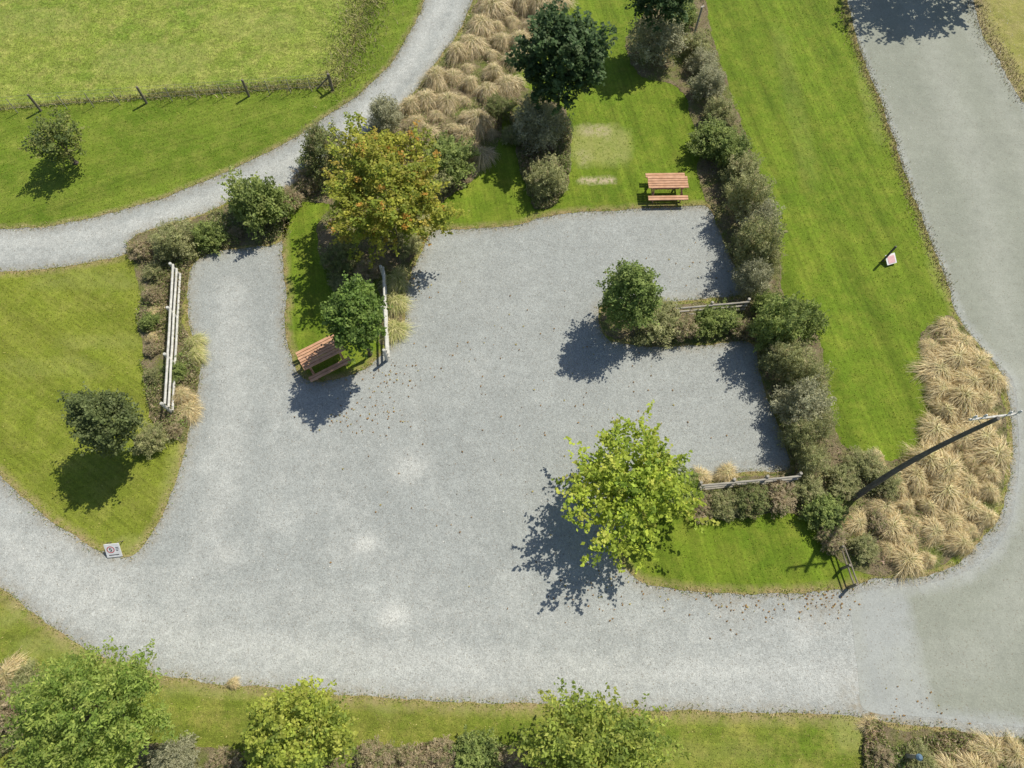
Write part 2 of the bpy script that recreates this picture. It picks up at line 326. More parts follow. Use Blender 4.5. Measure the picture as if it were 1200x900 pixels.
# ---------------------------------------------------------------- foliage
def pal(n,P):
    w=np.array([p[3] for p in P],float); i=rng.choice(len(P),n,p=w/w.sum()); return np.array([p[:3] for p in P])[i]
def quads(pos,leafl,leafw,tint,up=.6):
    n=len(pos); nr=rng.normal(size=(n,3)); nr/=np.linalg.norm(nr,axis=1)[:,None]; nr[:,2]=np.abs(nr[:,2])+up; nr/=np.linalg.norm(nr,axis=1)[:,None]
    a=np.cross(nr,rng.normal(size=(n,3))); a/=np.linalg.norm(a,axis=1)[:,None]; b=np.cross(nr,a)
    s=rng.uniform(.6,1.35,(n,1)); a=a*leafl*s*.5; b=b*leafw*s*.5
    V=np.stack([pos-a,pos+b-a*.1,pos+a,pos-b-a*.1],1).reshape(-1,3); Fq=np.arange(4*n).reshape(-1,4)
    return V,Fq,np.repeat(tint,4,axis=0)
def foliage(name,radii,hc,ntw,per,leaf,P,tl=.5,spread=.1,lump=.22,zmin=-.55,cone=0,rmin=.35,seed=0,tip=None,mat='leaf',up=.9):
    R=np.array(radii); d=rng.normal(size=(ntw*3,3)); d/=np.linalg.norm(d,axis=1)[:,None]; d=d[d[:,2]>zmin][:ntw]; n=len(d)
    lob=np.array([mn.noise(Vector((*(x*1.7),))+Vector((seed*3.1,seed,1))) for x in d])*2+np.array([mn.noise(Vector((*(x*4),))+Vector((seed*5.1,seed,7))) for x in d])*1.1
    f=1+lump*lob
    k=rng.uniform(0,1,n)**.45*(1-rmin)+rmin
    base=d*R*(f*k)[:,None]*.86
    if cone:
        tz=np.clip((base[:,2]/R[2]+.5),0,1.5); base[:,:2]*=(1-cone*tz)[:,None]
    out=d+rng.normal(size=(n,3))*.45+np.array([0,0,.15]); out/=np.linalg.norm(out,axis=1)[:,None]
    t=rng.uniform(0,1,(n,per,1)); tll=tl*rng.uniform(.5,1.3,(n,1,1))
    pos=base[:,None,:]+out[:,None,:]*tll*t+rng.normal(size=(n,per,3))*spread*(1.2-t*.7)
    cl=pal(n,P)*rng.uniform(.75,1.25,(n,1)); tint=np.repeat(cl[:,None,:],per,1)
    if tip is not None:
        tm=((t>.6)&(rng.uniform(0,1,(n,1,1))<tip[3])&(k[:,None,None]>.8)); tint=np.where(tm,np.array(tip[:3]),tint)
    tint=(tint*rng.uniform(.8,1.2,(n,per,1))).reshape(-1,3)
    pos=pos.reshape(-1,3); pos[:,2]+=hc; pos[:,2]=np.maximum(pos[:,2],.03+rng.uniform(0,.08,len(pos)))
    Vv,Fq,T=quads(pos,leaf[0],leaf[1],tint,up); return mesh_np(name,Vv,Fq,M[mat],T)
def trunk_mesh(h,r0,radii,hc,nb,name='trunk'):
    m=MB(); wob=lambda s:Vector((random.uniform(-s,s),random.uniform(-s,s),0))
    pts=[Vector((0,0,-.05)),Vector((0,0,.1))+wob(.01)]
    for k in range(1,6): pts.append(Vector((0,0,h*k/5))+wob(.05*r0*10))
    m.tube(pts,[r0*1.35,r0*1.05]+[r0*(1-.17*k) for k in range(1,6)],9)
    for k in range(nb):
        a=2*math.pi*k/nb+random.uniform(-.3,.3); z0=random.uniform(.3,.95)*h; s=Vector((0,0,z0))
        el=random.uniform(.15,1.1); e=Vector((math.cos(a)*math.cos(el)*radii[0]*.8,math.sin(a)*math.cos(el)*radii[1]*.8,max(z0+.2,hc+math.sin(el)*radii[2]*.7)))
        mid=s.lerp(e,.5)+wob(.12)+Vector((0,0,.08*random.random()))
        rr=r0*.45*(1-.5*z0/h); m.tube([s,s.lerp(mid,.5)+wob(.03),mid,e],[rr,rr*.8,rr*.55,rr*.2],6)
        for q in range(2):
            e2=mid.lerp(e,random.random())+Vector((random.uniform(-.4,.4),random.uniform(-.4,.4),random.uniform(0,.3))); m.tube([mid,mid.lerp(e2,.5)+wob(.04),e2],[rr*.4,rr*.25,rr*.1],5)
    return m
NS=0
def tree(name,label,px,py,hc,rpx,rypx,rz,ntw,per,leaf,P,cat='tree',**kw):
    global NS; NS+=1
    g=G(px,py,hc); k=PPM(g); rx,ry=rpx/k,rypx/k
    root=empty(name,(g.x,g.y,0)); tag(root,label,cat)
    tl=kw.pop('tl',.5); nb=kw.pop('nb',10); tr=kw.pop('tr',.11)
    sx=max(rx-tl*.35,.3); sy=max(ry-tl*.35,.3)
    link('crown',foliage('crown',(sx,sy,rz),hc,ntw,per,leaf,P,tl=tl,seed=NS,**kw),root)
    trunk_mesh(hc*1.0,tr,(rx,ry,rz),hc,nb).build('trunk',M['bark'],root)
    return root
YG=[(.38,.45,.06,5),(.30,.38,.05,4),(.47,.49,.09,2),(.20,.28,.04,2)]
DK=[(.075,.125,.045,5),(.10,.16,.06,3),(.14,.19,.08,1)]
AU=[(.31,.33,.05,5),(.23,.28,.04,5),(.38,.37,.06,4),(.38,.31,.06,1)]
MG=[(.14,.22,.045,5),(.19,.27,.06,3),(.10,.16,.035,3)]
LG=[(.26,.34,.07,5),(.33,.39,.09,3),(.18,.26,.05,3)]
tree('broadleaf_tree','dark green broadleaf tree with glossy leaves above the tussocks, tallest in the middle',658,72,3.6,51,51,2.1,620,26,(.17,.12),DK,lump=.3)
tree('broadleaf_tree','dark green tree cut by the top edge above the grey shrubs',775,-2,3.2,36,30,1.5,260,24,(.16,.11),DK)
tree('autumn_tree','large tree turning yellow with orange tips beside the narrow grass finger',452,226,3.4,72,73,2.0,880,28,(.12,.09),AU,lump=.34,tl=.55,tip=(.50,.29,.06,.10),up=1.1)
tree('small_tree','compact mid-green tree beside the picnic table on the grass finger',416,372,3.2,33,45,1.3,420,26,(.11,.08),MG,tl=.4)
tree('small_tree','pointed green tree at the tip of the fence hedge in the gravel',738,346,2.4,38,42,1.8,480,26,(.10,.07),[(.19,.26,.07,5),(.25,.31,.09,3),(.14,.19,.05,3)],cone=.3,tl=.45,lump=.28,up=1.1)
tree('lime_green_tree','bright yellow-green spreading tree at the gravel corner of the island',738,570,2.2,74,70,1.1,400,22,(.15,.105),YG,lump=.6,tl=.85,spread=.10,rmin=.15)
tree('round_tree','dark olive round tree casting shadow on the left lawn',124,492,2.6,41,36,1.3,460,26,(.10,.07),[(.15,.185,.065,5),(.19,.225,.085,3),(.11,.14,.05,3)],tl=.4,lump=.3)
tree('sapling_tree','small sparse tree on the mown strip below the wire fence',68,165,1.5,29,31,.95,170,22,(.11,.08),[(.17,.21,.055,5),(.25,.26,.08,3),(.11,.15,.05,3)],tl=.5,lump=.4)
tree('leafy_tree','big light green tree in the bottom left corner',103,838,3.0,89,68,1.8,760,30,(.12,.05),LG,lump=.36,tl=.7)
tree('leafy_tree','yellow-green tree at the bottom edge left of centre',348,862,2.6,64,47,1.5,580,26,(.11,.075),[(.32,.37,.06,5),(.39,.41,.08,3),(.20,.26,.045,3)],lump=.36,tl=.55)
tree('leafy_tree','loose green tree at the bottom edge right of centre',695,876,2.8,76,46,1.4,520,26,(.13,.065),[(.28,.34,.06,5),(.36,.39,.08,3),(.18,.24,.045,3)],lump=.55,tl=.9)
EL=54
g=G(1062,14); d=4.2/math.tan(math.radians(EL)); g=g+Vector((.74,.67,0))*d
root=empty('roadside_tree',(g.x,g.y,0)); tag(root,'tall tree beyond the top edge shading the road','tree')
link('crown',foliage('crown',(2.8,1.9,1.7),4.2,420,22,(.18,.13),MG,seed=40,lump=.45,tl=.7),root); trunk_mesh(4.3,.14,(2.4,2.0,1.7),4.2,9).build('trunk',M['bark'],root)
SP={'olive':[(.33,.34,.15,5),(.40,.40,.20,3),(.24,.26,.11,3),(.43,.38,.21,1)],'grey':[(.38,.375,.235,5),(.46,.45,.30,3),(.28,.285,.17,3)],
    'green':[(.25,.31,.09,5),(.33,.38,.12,3),(.18,.23,.07,3)],'brown':[(.39,.32,.20,5),(.47,.39,.26,3),(.27,.28,.12,3)],'dark':[(.19,.22,.08,5),(.25,.28,.10,3),(.27,.24,.12,2)]}
SM={}
for kd,P in SP.items():
    for v in range(4):
        SM[kd,v]=foliage('foliage',(.80,.80,.72),.54,400,24,(.095,.034) if kd!='green' else (.095,.055),P,tl=.38,spread=.065,lump=.36,zmin=-.35,rmin=.3,seed=50+v*7+len(kd),mat='leaf_shrub',up=1.1)
st_m=MB()
for k in range(9):
    a=k*.7; e=Vector((math.cos(a)*.5,math.sin(a)*.5,.6+.2*random.random())); st_m.tube([(0,0,-.03),e*.45+Vector((0,0,.1)),e],[.035,.022,.008],5)
so=st_m.build('stems',M['bark']); STEM=so.data; bpy.data.objects.remove(so)
def shrub(px,py,rpx,kd,label,h=1.0,group=None,name='shrub'):
    hc=.60*rpx/30*h; g=G(px,py,hc); r=rpx/PPM(g)*random.uniform(.92,1.03)
    root=empty(name,(g.x,g.y,0),random.uniform(0,6.28),(r*random.uniform(.9,1.1),r*random.uniform(.9,1.1),r*h*random.uniform(.85,1.1)))
    tag(root,label,'shrub',group); v=random.randrange(4)
    link('foliage',SM[kd,v],root); link('stems',STEM,root); return root
ORD=['first','second','third','fourth','fifth','sixth','seventh','eighth','ninth','tenth','eleventh','twelfth','thirteenth','fourteenth','fifteenth','sixteenth','seventeenth','eighteenth','nineteenth','twentieth','twenty-first','twenty-second','twenty-third']
W={'olive':'olive green','grey':'grey-green','green':'leafy green','brown':'brownish','dark':'dark green'}
hedge=[(768,52,36,'grey'),(800,20,16,'green'),(812,56,16,'olive'),(824,76,19,'grey'),(828,104,21,'grey'),(842,134,20,'olive'),(834,166,25,'green'),(856,180,24,'green'),(868,208,24,'olive'),(876,238,28,'olive'),(890,262,25,'grey'),(884,292,31,'olive'),(898,312,18,'olive'),(880,330,22,'grey'),(898,358,17,'green'),(912,384,33,'green'),(942,380,24,'green'),(920,420,28,'olive'),(944,446,27,'olive'),(942,476,29,'grey'),(956,500,22,'olive'),(936,512,22,'olive'),(950,538,19,'olive')]
for i,(x,y,r,k) in enumerate(hedge): shrub(x,y,r,k,f'{W[k]} hedge shrub, {ORD[i]} from the top of the row beside the right verge',1.2 if i<9 else 1.75,'shrubs of the hedge along the verge')
for i,(x,y,r,k) in enumerate([(772,376,31,'olive'),(800,384,18,'brown'),(824,378,21,'green'),(848,374,21,'green'),(868,385,14,'brown')]): shrub(x,y,r,k,f'{W[k]} shrub by the upper right rail fence, {ORD[i]} from the pointed tree',1.0,'shrubs by the upper right rail fence')
for i,(x,y,r,k) in enumerate([(790,572,28,'green'),(822,592,18,'brown'),(848,590,20,'olive'),(878,582,24,'dark'),(912,580,22,'brown'),(946,574,20,'olive'),(966,600,24,'green'),(990,562,21,'olive')]): shrub(x,y,r,k,f'{W[k]} shrub by the lower right rail fence, {ORD[i]} from the yellow-green tree',.9,'shrubs by the lower right rail fence')
for (x,y,r,k,l) in [(1012,545,20,'olive','olive shrub behind the power pole'),(975,632,17,'brown','low brownish shrub at the top of the short brown fence'),(1014,642,18,'olive','olive shrub right of the short brown fence'),(1036,566,18,'olive','olive shrub crossed by the power pole'),(1030,612,16,'brown','brownish shrub between the pole base and the golden tussocks'),
 (633,148,38,'grey','round grey-green shrub directly below the dark broadleaf tree'),(640,211,25,'olive','small ball-shaped olive shrub at the lawn edge left of the bare patches'),(585,128,18,'dark','dark shrub between the tussocks and the round grey-green shrub'),(600,160,12,'olive','small sparse shrub on the lawn beside the tussocks'),
 (380,185,34,'dark','dark olive shrub beside the path above the yellowing tree'),(452,140,24,'grey','grey shrub beside the path left of the tussocks'),(484,162,20,'brown','brownish shrub below the tussock cluster'),(525,188,31,'green','green shrub right of the yellowing tree'),(502,215,24,'olive','olive shrub under the right side of the yellowing tree'),(362,212,18,'brown','brown shrub beside the path at the top of the grass finger'),
 (305,243,35,'green','green shrub at the path above the left gravel bay'),(340,232,17,'brown','small brown shrub next to the green path shrub'),(245,279,18,'green','small round green shrub between path and left gravel bay'),(203,283,26,'olive','round olive shrub at the top of the pale rail fence'),(166,293,14,'brown','small brown shrub at the top left of the shrub bed'),(276,272,9,'brown','tiny brown shrub beside the left gravel bay'),
 (400,305,24,'dark','dark low shrub under the yellowing tree'),(428,318,18,'brown','brown low shrub beside the short rail fence'),(478,285,18,'olive','olive low shrub at the gravel edge under the yellowing tree'),(398,330,12,'olive','small olive shrub above the compact tree'),
 (180,318,13,'olive','olive bush left of the pale rail fence top'),(178,346,11,'brown','brown bush left of the pale rail fence upper half'),(176,378,11,'green','green bush left of the pale rail fence middle'),(178,410,9,'brown','brown bush left of the pale rail fence lower half'),(180,440,11,'olive','olive bush left of the pale rail fence bottom'),(207,436,12,'green','green tuft-like bush right of the pale rail fence'),(176,514,22,'olive','olive shrub attached to the round tree on the left lawn'),(205,505,10,'brown','small brown bush at the gravel edge near the round tree'),
 (205,892,28,'grey','grey-green shrub at the bottom edge beside the big light green tree'),(262,897,20,'brown','brown shrub at the bottom edge left of the yellow-green tree'),(440,892,24,'brown','brown shrub at the bottom edge right of the yellow-green tree'),(480,895,22,'brown','reddish brown shrub at the bottom edge'),(520,890,22,'brown','brown shrub left of the bottom green shrub'),(556,888,28,'green','green shrub in the middle of the bottom edge'),(600,895,20,'brown','brown shrub left of the loose green tree'),(30,800,20,'olive','olive shrub left of the big light green tree'),(5,830,24,'brown','brown weedy shrub on the left edge'),
 (1080,892,18,'olive','olive shrub beside the marker post'),(1035,885,14,'brown','small brown shrub on bare soil at lower right')]:
    shrub(x,y,r,k,l,1.25 if r>=24 and y<300 else .9)
# tussocks: a mound of many fine arching blades
def tussock(name,P,nb=900,h=.55):
    n=nb; az=rng.uniform(0,6.283,n); r0=rng.uniform(0,1,n)**.7*.44; le=rng.uniform(.25,.62,n); az2=az+rng.normal(0,.42,n)
    lob=1+.18*np.sin(az*3+rng.uniform(0,6))+.12*np.sin(az*5+rng.uniform(0,6)); r0=r0*lob; le=le*lob
    d0=np.stack([np.cos(az),np.sin(az)],1); d=np.stack([np.cos(az2),np.sin(az2)],1)+np.array([-.12,-.12])
    side=np.stack([-d[:,1],d[:,0]],1); w=rng.uniform(.006,.012,n)[:,None]; ts=[0,.35,.7,1.0]; bend=rng.normal(0,.16,n)
    z0=h*np.clip(1-(r0/.62)**2,.02,1)*rng.uniform(.6,1.1,n); hh=h*rng.uniform(.2,.7,n)
    VV=[]
    for t in ts:
        z=np.maximum(z0*(1-t*t*.8)+hh*(1.8*t-2.0*t*t),.02+.02*t); c=d0*r0[:,None]+d*(le*t)[:,None]+side*(bend*t*t)[:,None]; ww=w*(1-t*.75)
        VV+=[np.c_[c-side*ww,z],np.c_[c+side*ww,z]]
    Vv=np.stack(VV,1); base=(np.arange(n)*8)[:,None]
    Fq=np.concatenate([base+np.array([k*2,k*2+1,k*2+3,k*2+2]) for k in range(3)],0)
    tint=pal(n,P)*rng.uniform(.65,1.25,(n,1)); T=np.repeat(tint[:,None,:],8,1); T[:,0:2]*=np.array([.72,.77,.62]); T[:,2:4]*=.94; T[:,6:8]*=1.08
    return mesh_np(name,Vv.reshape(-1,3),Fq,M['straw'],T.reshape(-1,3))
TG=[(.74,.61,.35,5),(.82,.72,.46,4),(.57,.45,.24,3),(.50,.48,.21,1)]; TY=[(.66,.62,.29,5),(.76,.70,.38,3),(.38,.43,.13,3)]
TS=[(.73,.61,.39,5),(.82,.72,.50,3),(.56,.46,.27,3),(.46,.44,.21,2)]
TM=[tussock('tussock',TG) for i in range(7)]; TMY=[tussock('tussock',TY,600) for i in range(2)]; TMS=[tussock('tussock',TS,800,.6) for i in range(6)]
def tus(x,y,r,label,group=None,meshes=TM,h=1.0):
    g=G(x,y,.3); o=link('tussock',random.choice(meshes)); rr=r/PPM(g); o.location=(g.x,g.y,0); o.scale=(rr*random.uniform(.85,1.2),rr*random.uniform(.85,1.2),rr*h*random.uniform(.8,1.4)); o.rotation_euler=(0,0,random.uniform(-2.4,2.4)); tag(o,label,'tussock grass',group)
def clus(poly,sp,r,label,group,meshes,mx=80):
    A=np.array(poly,float); pts=[]; lo,hi=A.min(0),A.max(0)
    for _ in range(9000):
        q=rng.uniform(lo,hi)
        if not inside(q[None],poly)[0]: continue
        if all(np.hypot(*(q-p))>sp for p in pts): pts.append(q)
        if len(pts)>=mx: break
    for p in pts: tus(p[0],p[1],r*random.choice([.6,.75,.9,1,1.1,1.3]),label,group,meshes)
clus([(590,-12),(655,-5),(638,20),(610,52),(600,95),(580,118),(578,150),(568,182),(545,196),(520,165),(488,148),(474,128),(500,98),(525,72),(550,37)],18,20,'straw-coloured tussock in the cluster between the path and the dark tree','tussocks between the path and the dark tree',TMS)
clus([(1092,378),(1112,374),(1132,405),(1158,436),(1165,475),(1171,520),(1168,570),(1155,612),(1126,645),(1085,660),(1050,655),(1030,635),(1032,600),(1045,565),(1080,545),(1096,520),(1096,440),(1090,400)],21,24,'tall golden tussock in the corner bed around the power pole','golden tussocks around the power pole corner',TM)
clus([(1112,874),(1150,870),(1200,872),(1235,925),(1110,925)],21,21,'golden tussock in the lower right corner bed','tussocks in the lower right corner',TM)
for (x,y,r,l) in [(465,326,24,'pale yellow tussock right of the short rail fence, upper one'),(463,352,20,'pale yellow tussock right of the short rail fence, middle one'),(462,384,20,'pale yellow tussock right of the short rail fence, lowest one'),(226,398,16,'yellow-green tussock at the gravel edge right of the pale rail fence, upper one'),(228,414,16,'yellow-green tussock at the gravel edge right of the pale rail fence, second one'),(214,462,17,'dry tussock near the foot of the pale rail fence'),(220,478,18,'dry tussock at the gravel edge below the pale rail fence'),(178,362,11,'dry tussock left of the pale rail fence above the green bush'),(176,394,11,'dry tussock left of the pale rail fence below the green bush'),(852,553,16,'small tussock behind the middle of the lower right rail fence'),(822,556,14,'small tussock at the left end of the lower right rail fence'),(270,800,10,'tiny dry tussock on the grass below the driveway'),(10,790,24,'dry tussock at the left edge above the big light green tree'),(495,262,17,'yellowish tussock at the gravel edge below the yellowing tree'),(1022,850,14,'small dry tussock on the bare soil at lower right'),(1008,612,19,'tussock just below the base of the power pole'),(1030,536,15,'tussock above the power pole between the hedge and the golden clumps')]:
    tus(x,y,r,l,None,TMY if 'yellow' in l else TM)
# ---------------------------------------------------------------- stuff
def scatter(poly,n):
    A=np.array([p for p in poly if inview(*p)]); lo,hi=A.min(0),A.max(0); P=rng.uniform(lo,hi,(n,2)); return P[inside(P,poly)]
V_=[];T_=[]
for B in beds:
    P=scatter(B,46000)
    m=np.array([mn.noise(Vector((x*.8,y*.8,3))) for x,y in P]); P=P[m>-.15]; n=len(P)
    if not n: continue
    m=np.array([mn.noise(Vector((x*.5,y*.5,8))) for x,y in P]); t=pal(n,[(.32,.27,.15,5),(.23,.28,.08,6),(.46,.39,.24,3),(.17,.21,.06,3)])*rng.uniform(.6,1.3,(n,1)); t[:,1]*=1+m*.3
    V_.append(np.c_[P,rng.uniform(.02,.28,n)]); T_.append(t)
a,b,c=quads(np.concatenate(V_),.11,.035,np.concatenate(T_)); o=link('ground_cover',mesh_np('ground_cover',a,b,M['leaf'],c)); tag(o,'low scrubby plants and litter covering the planting beds','ground cover',kind='stuff')
def blades(name,P,h,w,tint,label,lean=.7):
    n=len(P); az=rng.uniform(0,6.283,n); hh=h*rng.uniform(.5,1.3,n); l=rng.uniform(.1,lean,n)*hh*1.3; s=np.stack([-np.sin(az),np.cos(az)],1)*w; d=np.stack([np.cos(az),np.sin(az)],1)*l[:,None]
    z=np.full(n,.008); Vv=np.stack([np.c_[P-s,z],np.c_[P+s,z],np.c_[P+d,z+hh]],1).reshape(-1,3)
    o=link(name,mesh_np(name,Vv,np.arange(3*n).reshape(-1,3),M['blade'],np.repeat(tint,3,axis=0))); tag(o,label,'grass',kind='stuff'); return o
def lawn_blades(poly,n,P,label):
    q=scatter(poly,n); blades('grass_blades',q,.045,.016,pal(len(q),P)*rng.uniform(.75,1.25,(len(q),1)),label,1.2)
lawn_blades(lawnC,60000,[(.13,.20,.015,5),(.18,.245,.02,4),(.28,.29,.06,1)],'short blades across the bright lawn by the bays')
lawn_blades(lawnB,36000,[(.18,.22,.025,5),(.24,.26,.03,4),(.34,.32,.09,1)],'short blades across the left lawn')
lawn_blades(lawnA,60000,[(.16,.22,.02,5),(.23,.28,.035,4),(.32,.33,.07,1)],'short blades across the strip and pasture')
lawn_blades(lawnD,34000,[(.18,.22,.03,5),(.26,.27,.05,4),(.38,.34,.12,2)],'short blades across the roadside grass')
fr=[]
for Wd in (lawnA,lawnB,lawnC,lawnD):
    A=np.array([w for w in Wd if inview(*w)]); i=rng.integers(0,len(A),len(A)*11); fr.append(A[i]+rng.normal(0,.09,(len(i),2)))
fr=np.concatenate(fr); blades('grass_fringe',fr,.07,.013,pal(len(fr),[(.46,.38,.19,4),(.26,.28,.07,3),(.17,.23,.03,3),(.52,.44,.26,2)])*rng.uniform(.7,1.2,(len(fr),1)),'ragged dry grass fringe where lawns meet gravel',1.0)
lg=[]
def along(pts,n,sd):
    Wp=np.array(smooth_outline(P2(pts),0,closed=False)); i=rng.integers(0,len(Wp),n); lg.append(Wp[i]+rng.normal(0,sd,(n,2))+rng.uniform(-.1,.1,(n,2)))
along([(-20,130),(75,121),(150,116),(270,107),(395,99)],2400,.09); along([(395,99),(405,75),(415,45),(425,15),(440,-25)],4200,.7); along([(180,112),(270,105),(390,97)],2200,.22)
lg=np.concatenate(lg); blades('long_grass',lg,.17,.015,pal(len(lg),[(.28,.28,.09,4),(.17,.22,.04,4),(.42,.36,.2,4),(.15,.14,.06,1)])*rng.uniform(.6,1.2,(len(lg),1)),'long unmown grass beneath the wire fence',1.2)
lg=[]; along([(985,10),(1007,65),(1033,130),(1051,185),(1070,240),(1090,290),(1110,340)],3600,.2); along([(1140,-10),(1155,35),(1178,75),(1205,120)],2500,.35); lg=np.concatenate(lg)
blades('roadside_weeds',lg,.07,.018,pal(len(lg),[(.42,.34,.19,4),(.28,.21,.11,3),(.24,.26,.06,3)])*rng.uniform(.6,1.2,(len(lg),1)),'dry brown weeds along the sealed road edge',1.0)
P=np.stack([rng.uniform(-30,30,60000),rng.uniform(-4,38,60000)],1)
keep=np.ones(len(P),bool)
for Wd in (lawnA,lawnB,lawnC,lawnD): keep&=~inside(P,Wd)
keep&=segdist(P,P2([(1050,-60),(1120,80),(1170,220),(1200,380),(1230,520),(1215,640),(1160,760),(1050,770)]),False)>2.3
P=P[keep][:15000]; n=len(P); s=rng.uniform(.009,.023,(n,1))*rng.uniform(.6,1.5,(n,1)); az=rng.uniform(0,6.28,n)
off=[]
for k in range(4):
    t=az+k*math.pi/2; off.append(np.c_[P+np.stack([np.cos(t),np.sin(t)],1)*s*rng.uniform(.7,1.2,(n,1)),np.full(n,.002)])
off.append(np.c_[P+rng.uniform(-.3,.3,(n,2))*s,.004+s[:,0]*.8]); Vv=np.stack(off,1).reshape(-1,3); bse=(np.arange(n)*5)[:,None]
Ft=np.concatenate([bse+np.array([k,(k+1)%4,4]) for k in range(4)],0)
t=pal(n,[(.42,.42,.39,5),(.33,.33,.31,4),(.56,.55,.50,2),(.22,.19,.15,1)])*rng.uniform(.8,1.2,(n,1))
o=link('loose_stones',mesh_np('loose_stones',Vv,Ft,M['stone'],np.repeat(t,5,axis=0))); tag(o,'loose stones strewn over the gravel','gravel',kind='stuff')
Lp=[]
for (x,y,sd,n) in [(430,485,1.2,80),(455,440,.8,50),(960,700,.7,90),(860,705,.9,70),(700,470,2.0,35),(560,400,2.5,40),(820,320,1.5,30),(720,700,1.2,50),(600,560,3.5,50),(1080,840,.8,40),(480,330,.8,50)]:
    g=G(x,y); Lp.append(np.c_[rng.normal(g.x,sd,n),rng.normal(g.y,sd*.6,n)])
Lp=np.concatenate(Lp); kp=~inside(Lp,lawnC); Lp=Lp[kp]; n=len(Lp); a,b,c=quads(np.c_[Lp,np.full(n,.03)],.08,.055,pal(n,[(.34,.20,.07,4),(.22,.13,.05,3),(.40,.33,.10,2)]),2.5)
o=link('fallen_leaves',mesh_np('fallen_leaves',a,b,M['leaf'],c)); tag(o,'fallen brown leaves scattered on the gravel','fallen leaves',kind='stuff')
# ---------------------------------------------------------------- built things
def picnic(px,py,rz,label,L=1.8):
    g=G(px,py); r=empty('picnic_table',(g.x,g.y,Z1),rz); tag(r,label,'picnic table')
    m=MB()
    for k in range(5): m.box((random.uniform(-.01,.01),(k-2)*.138,.745),(L,.112,.045))
    m.build('tabletop',M['redwood'],r)
    for s in (-1,1):
        m=MB()
        for k in (-.5,.5): m.box((0,s*.66+k*.135,.445),(L,.112,.045))
        m.build('seat',M['redwood'],r)
    for e in (-1,1):
        x=e*(L/2-.28)
        for s in (-1,1):
            m=MB(); a=Vector((x,s*.58,0)); b=Vector((x,s*.22,.715)); mid=(a+b)/2; ang=math.atan2(b.y-a.y,b.z-a.z)
            m.box(mid,(.045,.095,(b-a).length),Matrix.Rotation(-ang,3,'X')); m.build('leg',M['redwood'],r)
        MB().box((x+e*.05,0,.37),(.045,1.5,.095)).build('seat_bearer',M['redwood'],r)
        MB().box((x+e*.05,0,.67),(.045,.66,.09)).build('top_bearer',M['redwood'],r)
    MB().box((0,0,.32),(L-.62,.09,.045)).build('stretcher',M['redwood'],r)
picnic(779,226,math.radians(1),'red-brown timber picnic table on the lawn above the car park',1.85)
picnic(382,424,math.radians(31),'red-brown timber picnic table at an angle at the tip of the grass finger',1.85)
def rail_fence(a,b,label,mat,npost=4,heights=(.32,.62,.92),rh=.14,pr=.07):
    A=G(*a);B=G(*b); d=B-A; L=d.length; rz=math.atan2(d.y,d.x); r=empty('rail_fence',(A.x,A.y,Z1),rz); tag(r,label,'fence')
    for i in range(npost):
        x=.08+(L-.16)*i/(npost-1); m=MB(); hh=heights[-1]+.12
        m.tube([(x,0,-.1),(x,0,hh-.02),(x,0,hh)],[pr,pr*.95,pr*.7],10); m.build('post',mat,r)
    for h in heights:
        m=MB()
        for i in range(npost-1):
            x0=.08+(L-.16)*i/(npost-1); x1=.08+(L-.16)*(i+1)/(npost-1); m.tube([(x0,-.095+random.uniform(-.01,.01),h),((x0+x1)/2,-.095,h-.01),(x1,-.095+random.uniform(-.01,.01),h)],rh/2,8)
        m.build('rail',mat,r)
    return r
rail_fence((202,486),(211,322),'long pale rail fence along the left side of the gravel bay',M['paleboard'],4,(.22,.58,.92),rh=.10)
rail_fence((454,424),(450,324),'short pale rail fence beside the compact green tree',M['paleboard'],3,(.25,.55,.85),rh=.09)
rail_fence((784,372),(872,364),'grey rail fence in the upper right hedge arm',M['greyboard'],3,(.3,.6,.9),rh=.09)
rail_fence((812,574),(930,563),'grey rail fence in the lower right hedge arm',M['greyboard'],4,(.3,.6,.9),rh=.09)
rail_fence((995,691),(978,642),'short brown fence at the driveway corner',M['brownboard'],3,(.3,.6),rh=.06,pr=.055)
pp=[(-60,140),(48,130),(172,121),(292,113),(390,106)]
A=G(*pp[0]); r=empty('wire_fence',(A.x,A.y,Z1)); tag(r,'post and wire farm fence between pasture and mown strip','fence')
ps=[G(*p)-A for p in pp]
for i in range(len(ps)):
    q=ps[i]; pr=.085 if i==4 else .065; MB().tube([q+Vector((0,0,-.1)),q+Vector((0,0,1.02)),q+Vector((0,0,1.06))],[pr,pr*.95,pr*.7],9).build('post',M['postwood'],r)
    if i<len(ps)-1:
        for k in (1,2,3):
            m_=ps[i].lerp(ps[i+1],k/4); MB().box(m_+Vector((0,0,.45)),(.03,.025,.9)).build('batten',M['greyboard'],r)
for h in (.25,.5,.75,.95):
    m=MB(); m.tube([p+Vector((0,.09,h)) for p in ps],.004,5); m.build('wire',M['steel'],r)
q=ps[-1]; MB().tube([q+Vector((-.8,.05,.05)),q+Vector((0,.02,.85))],.04,8).build('stay',M['postwood'],r)
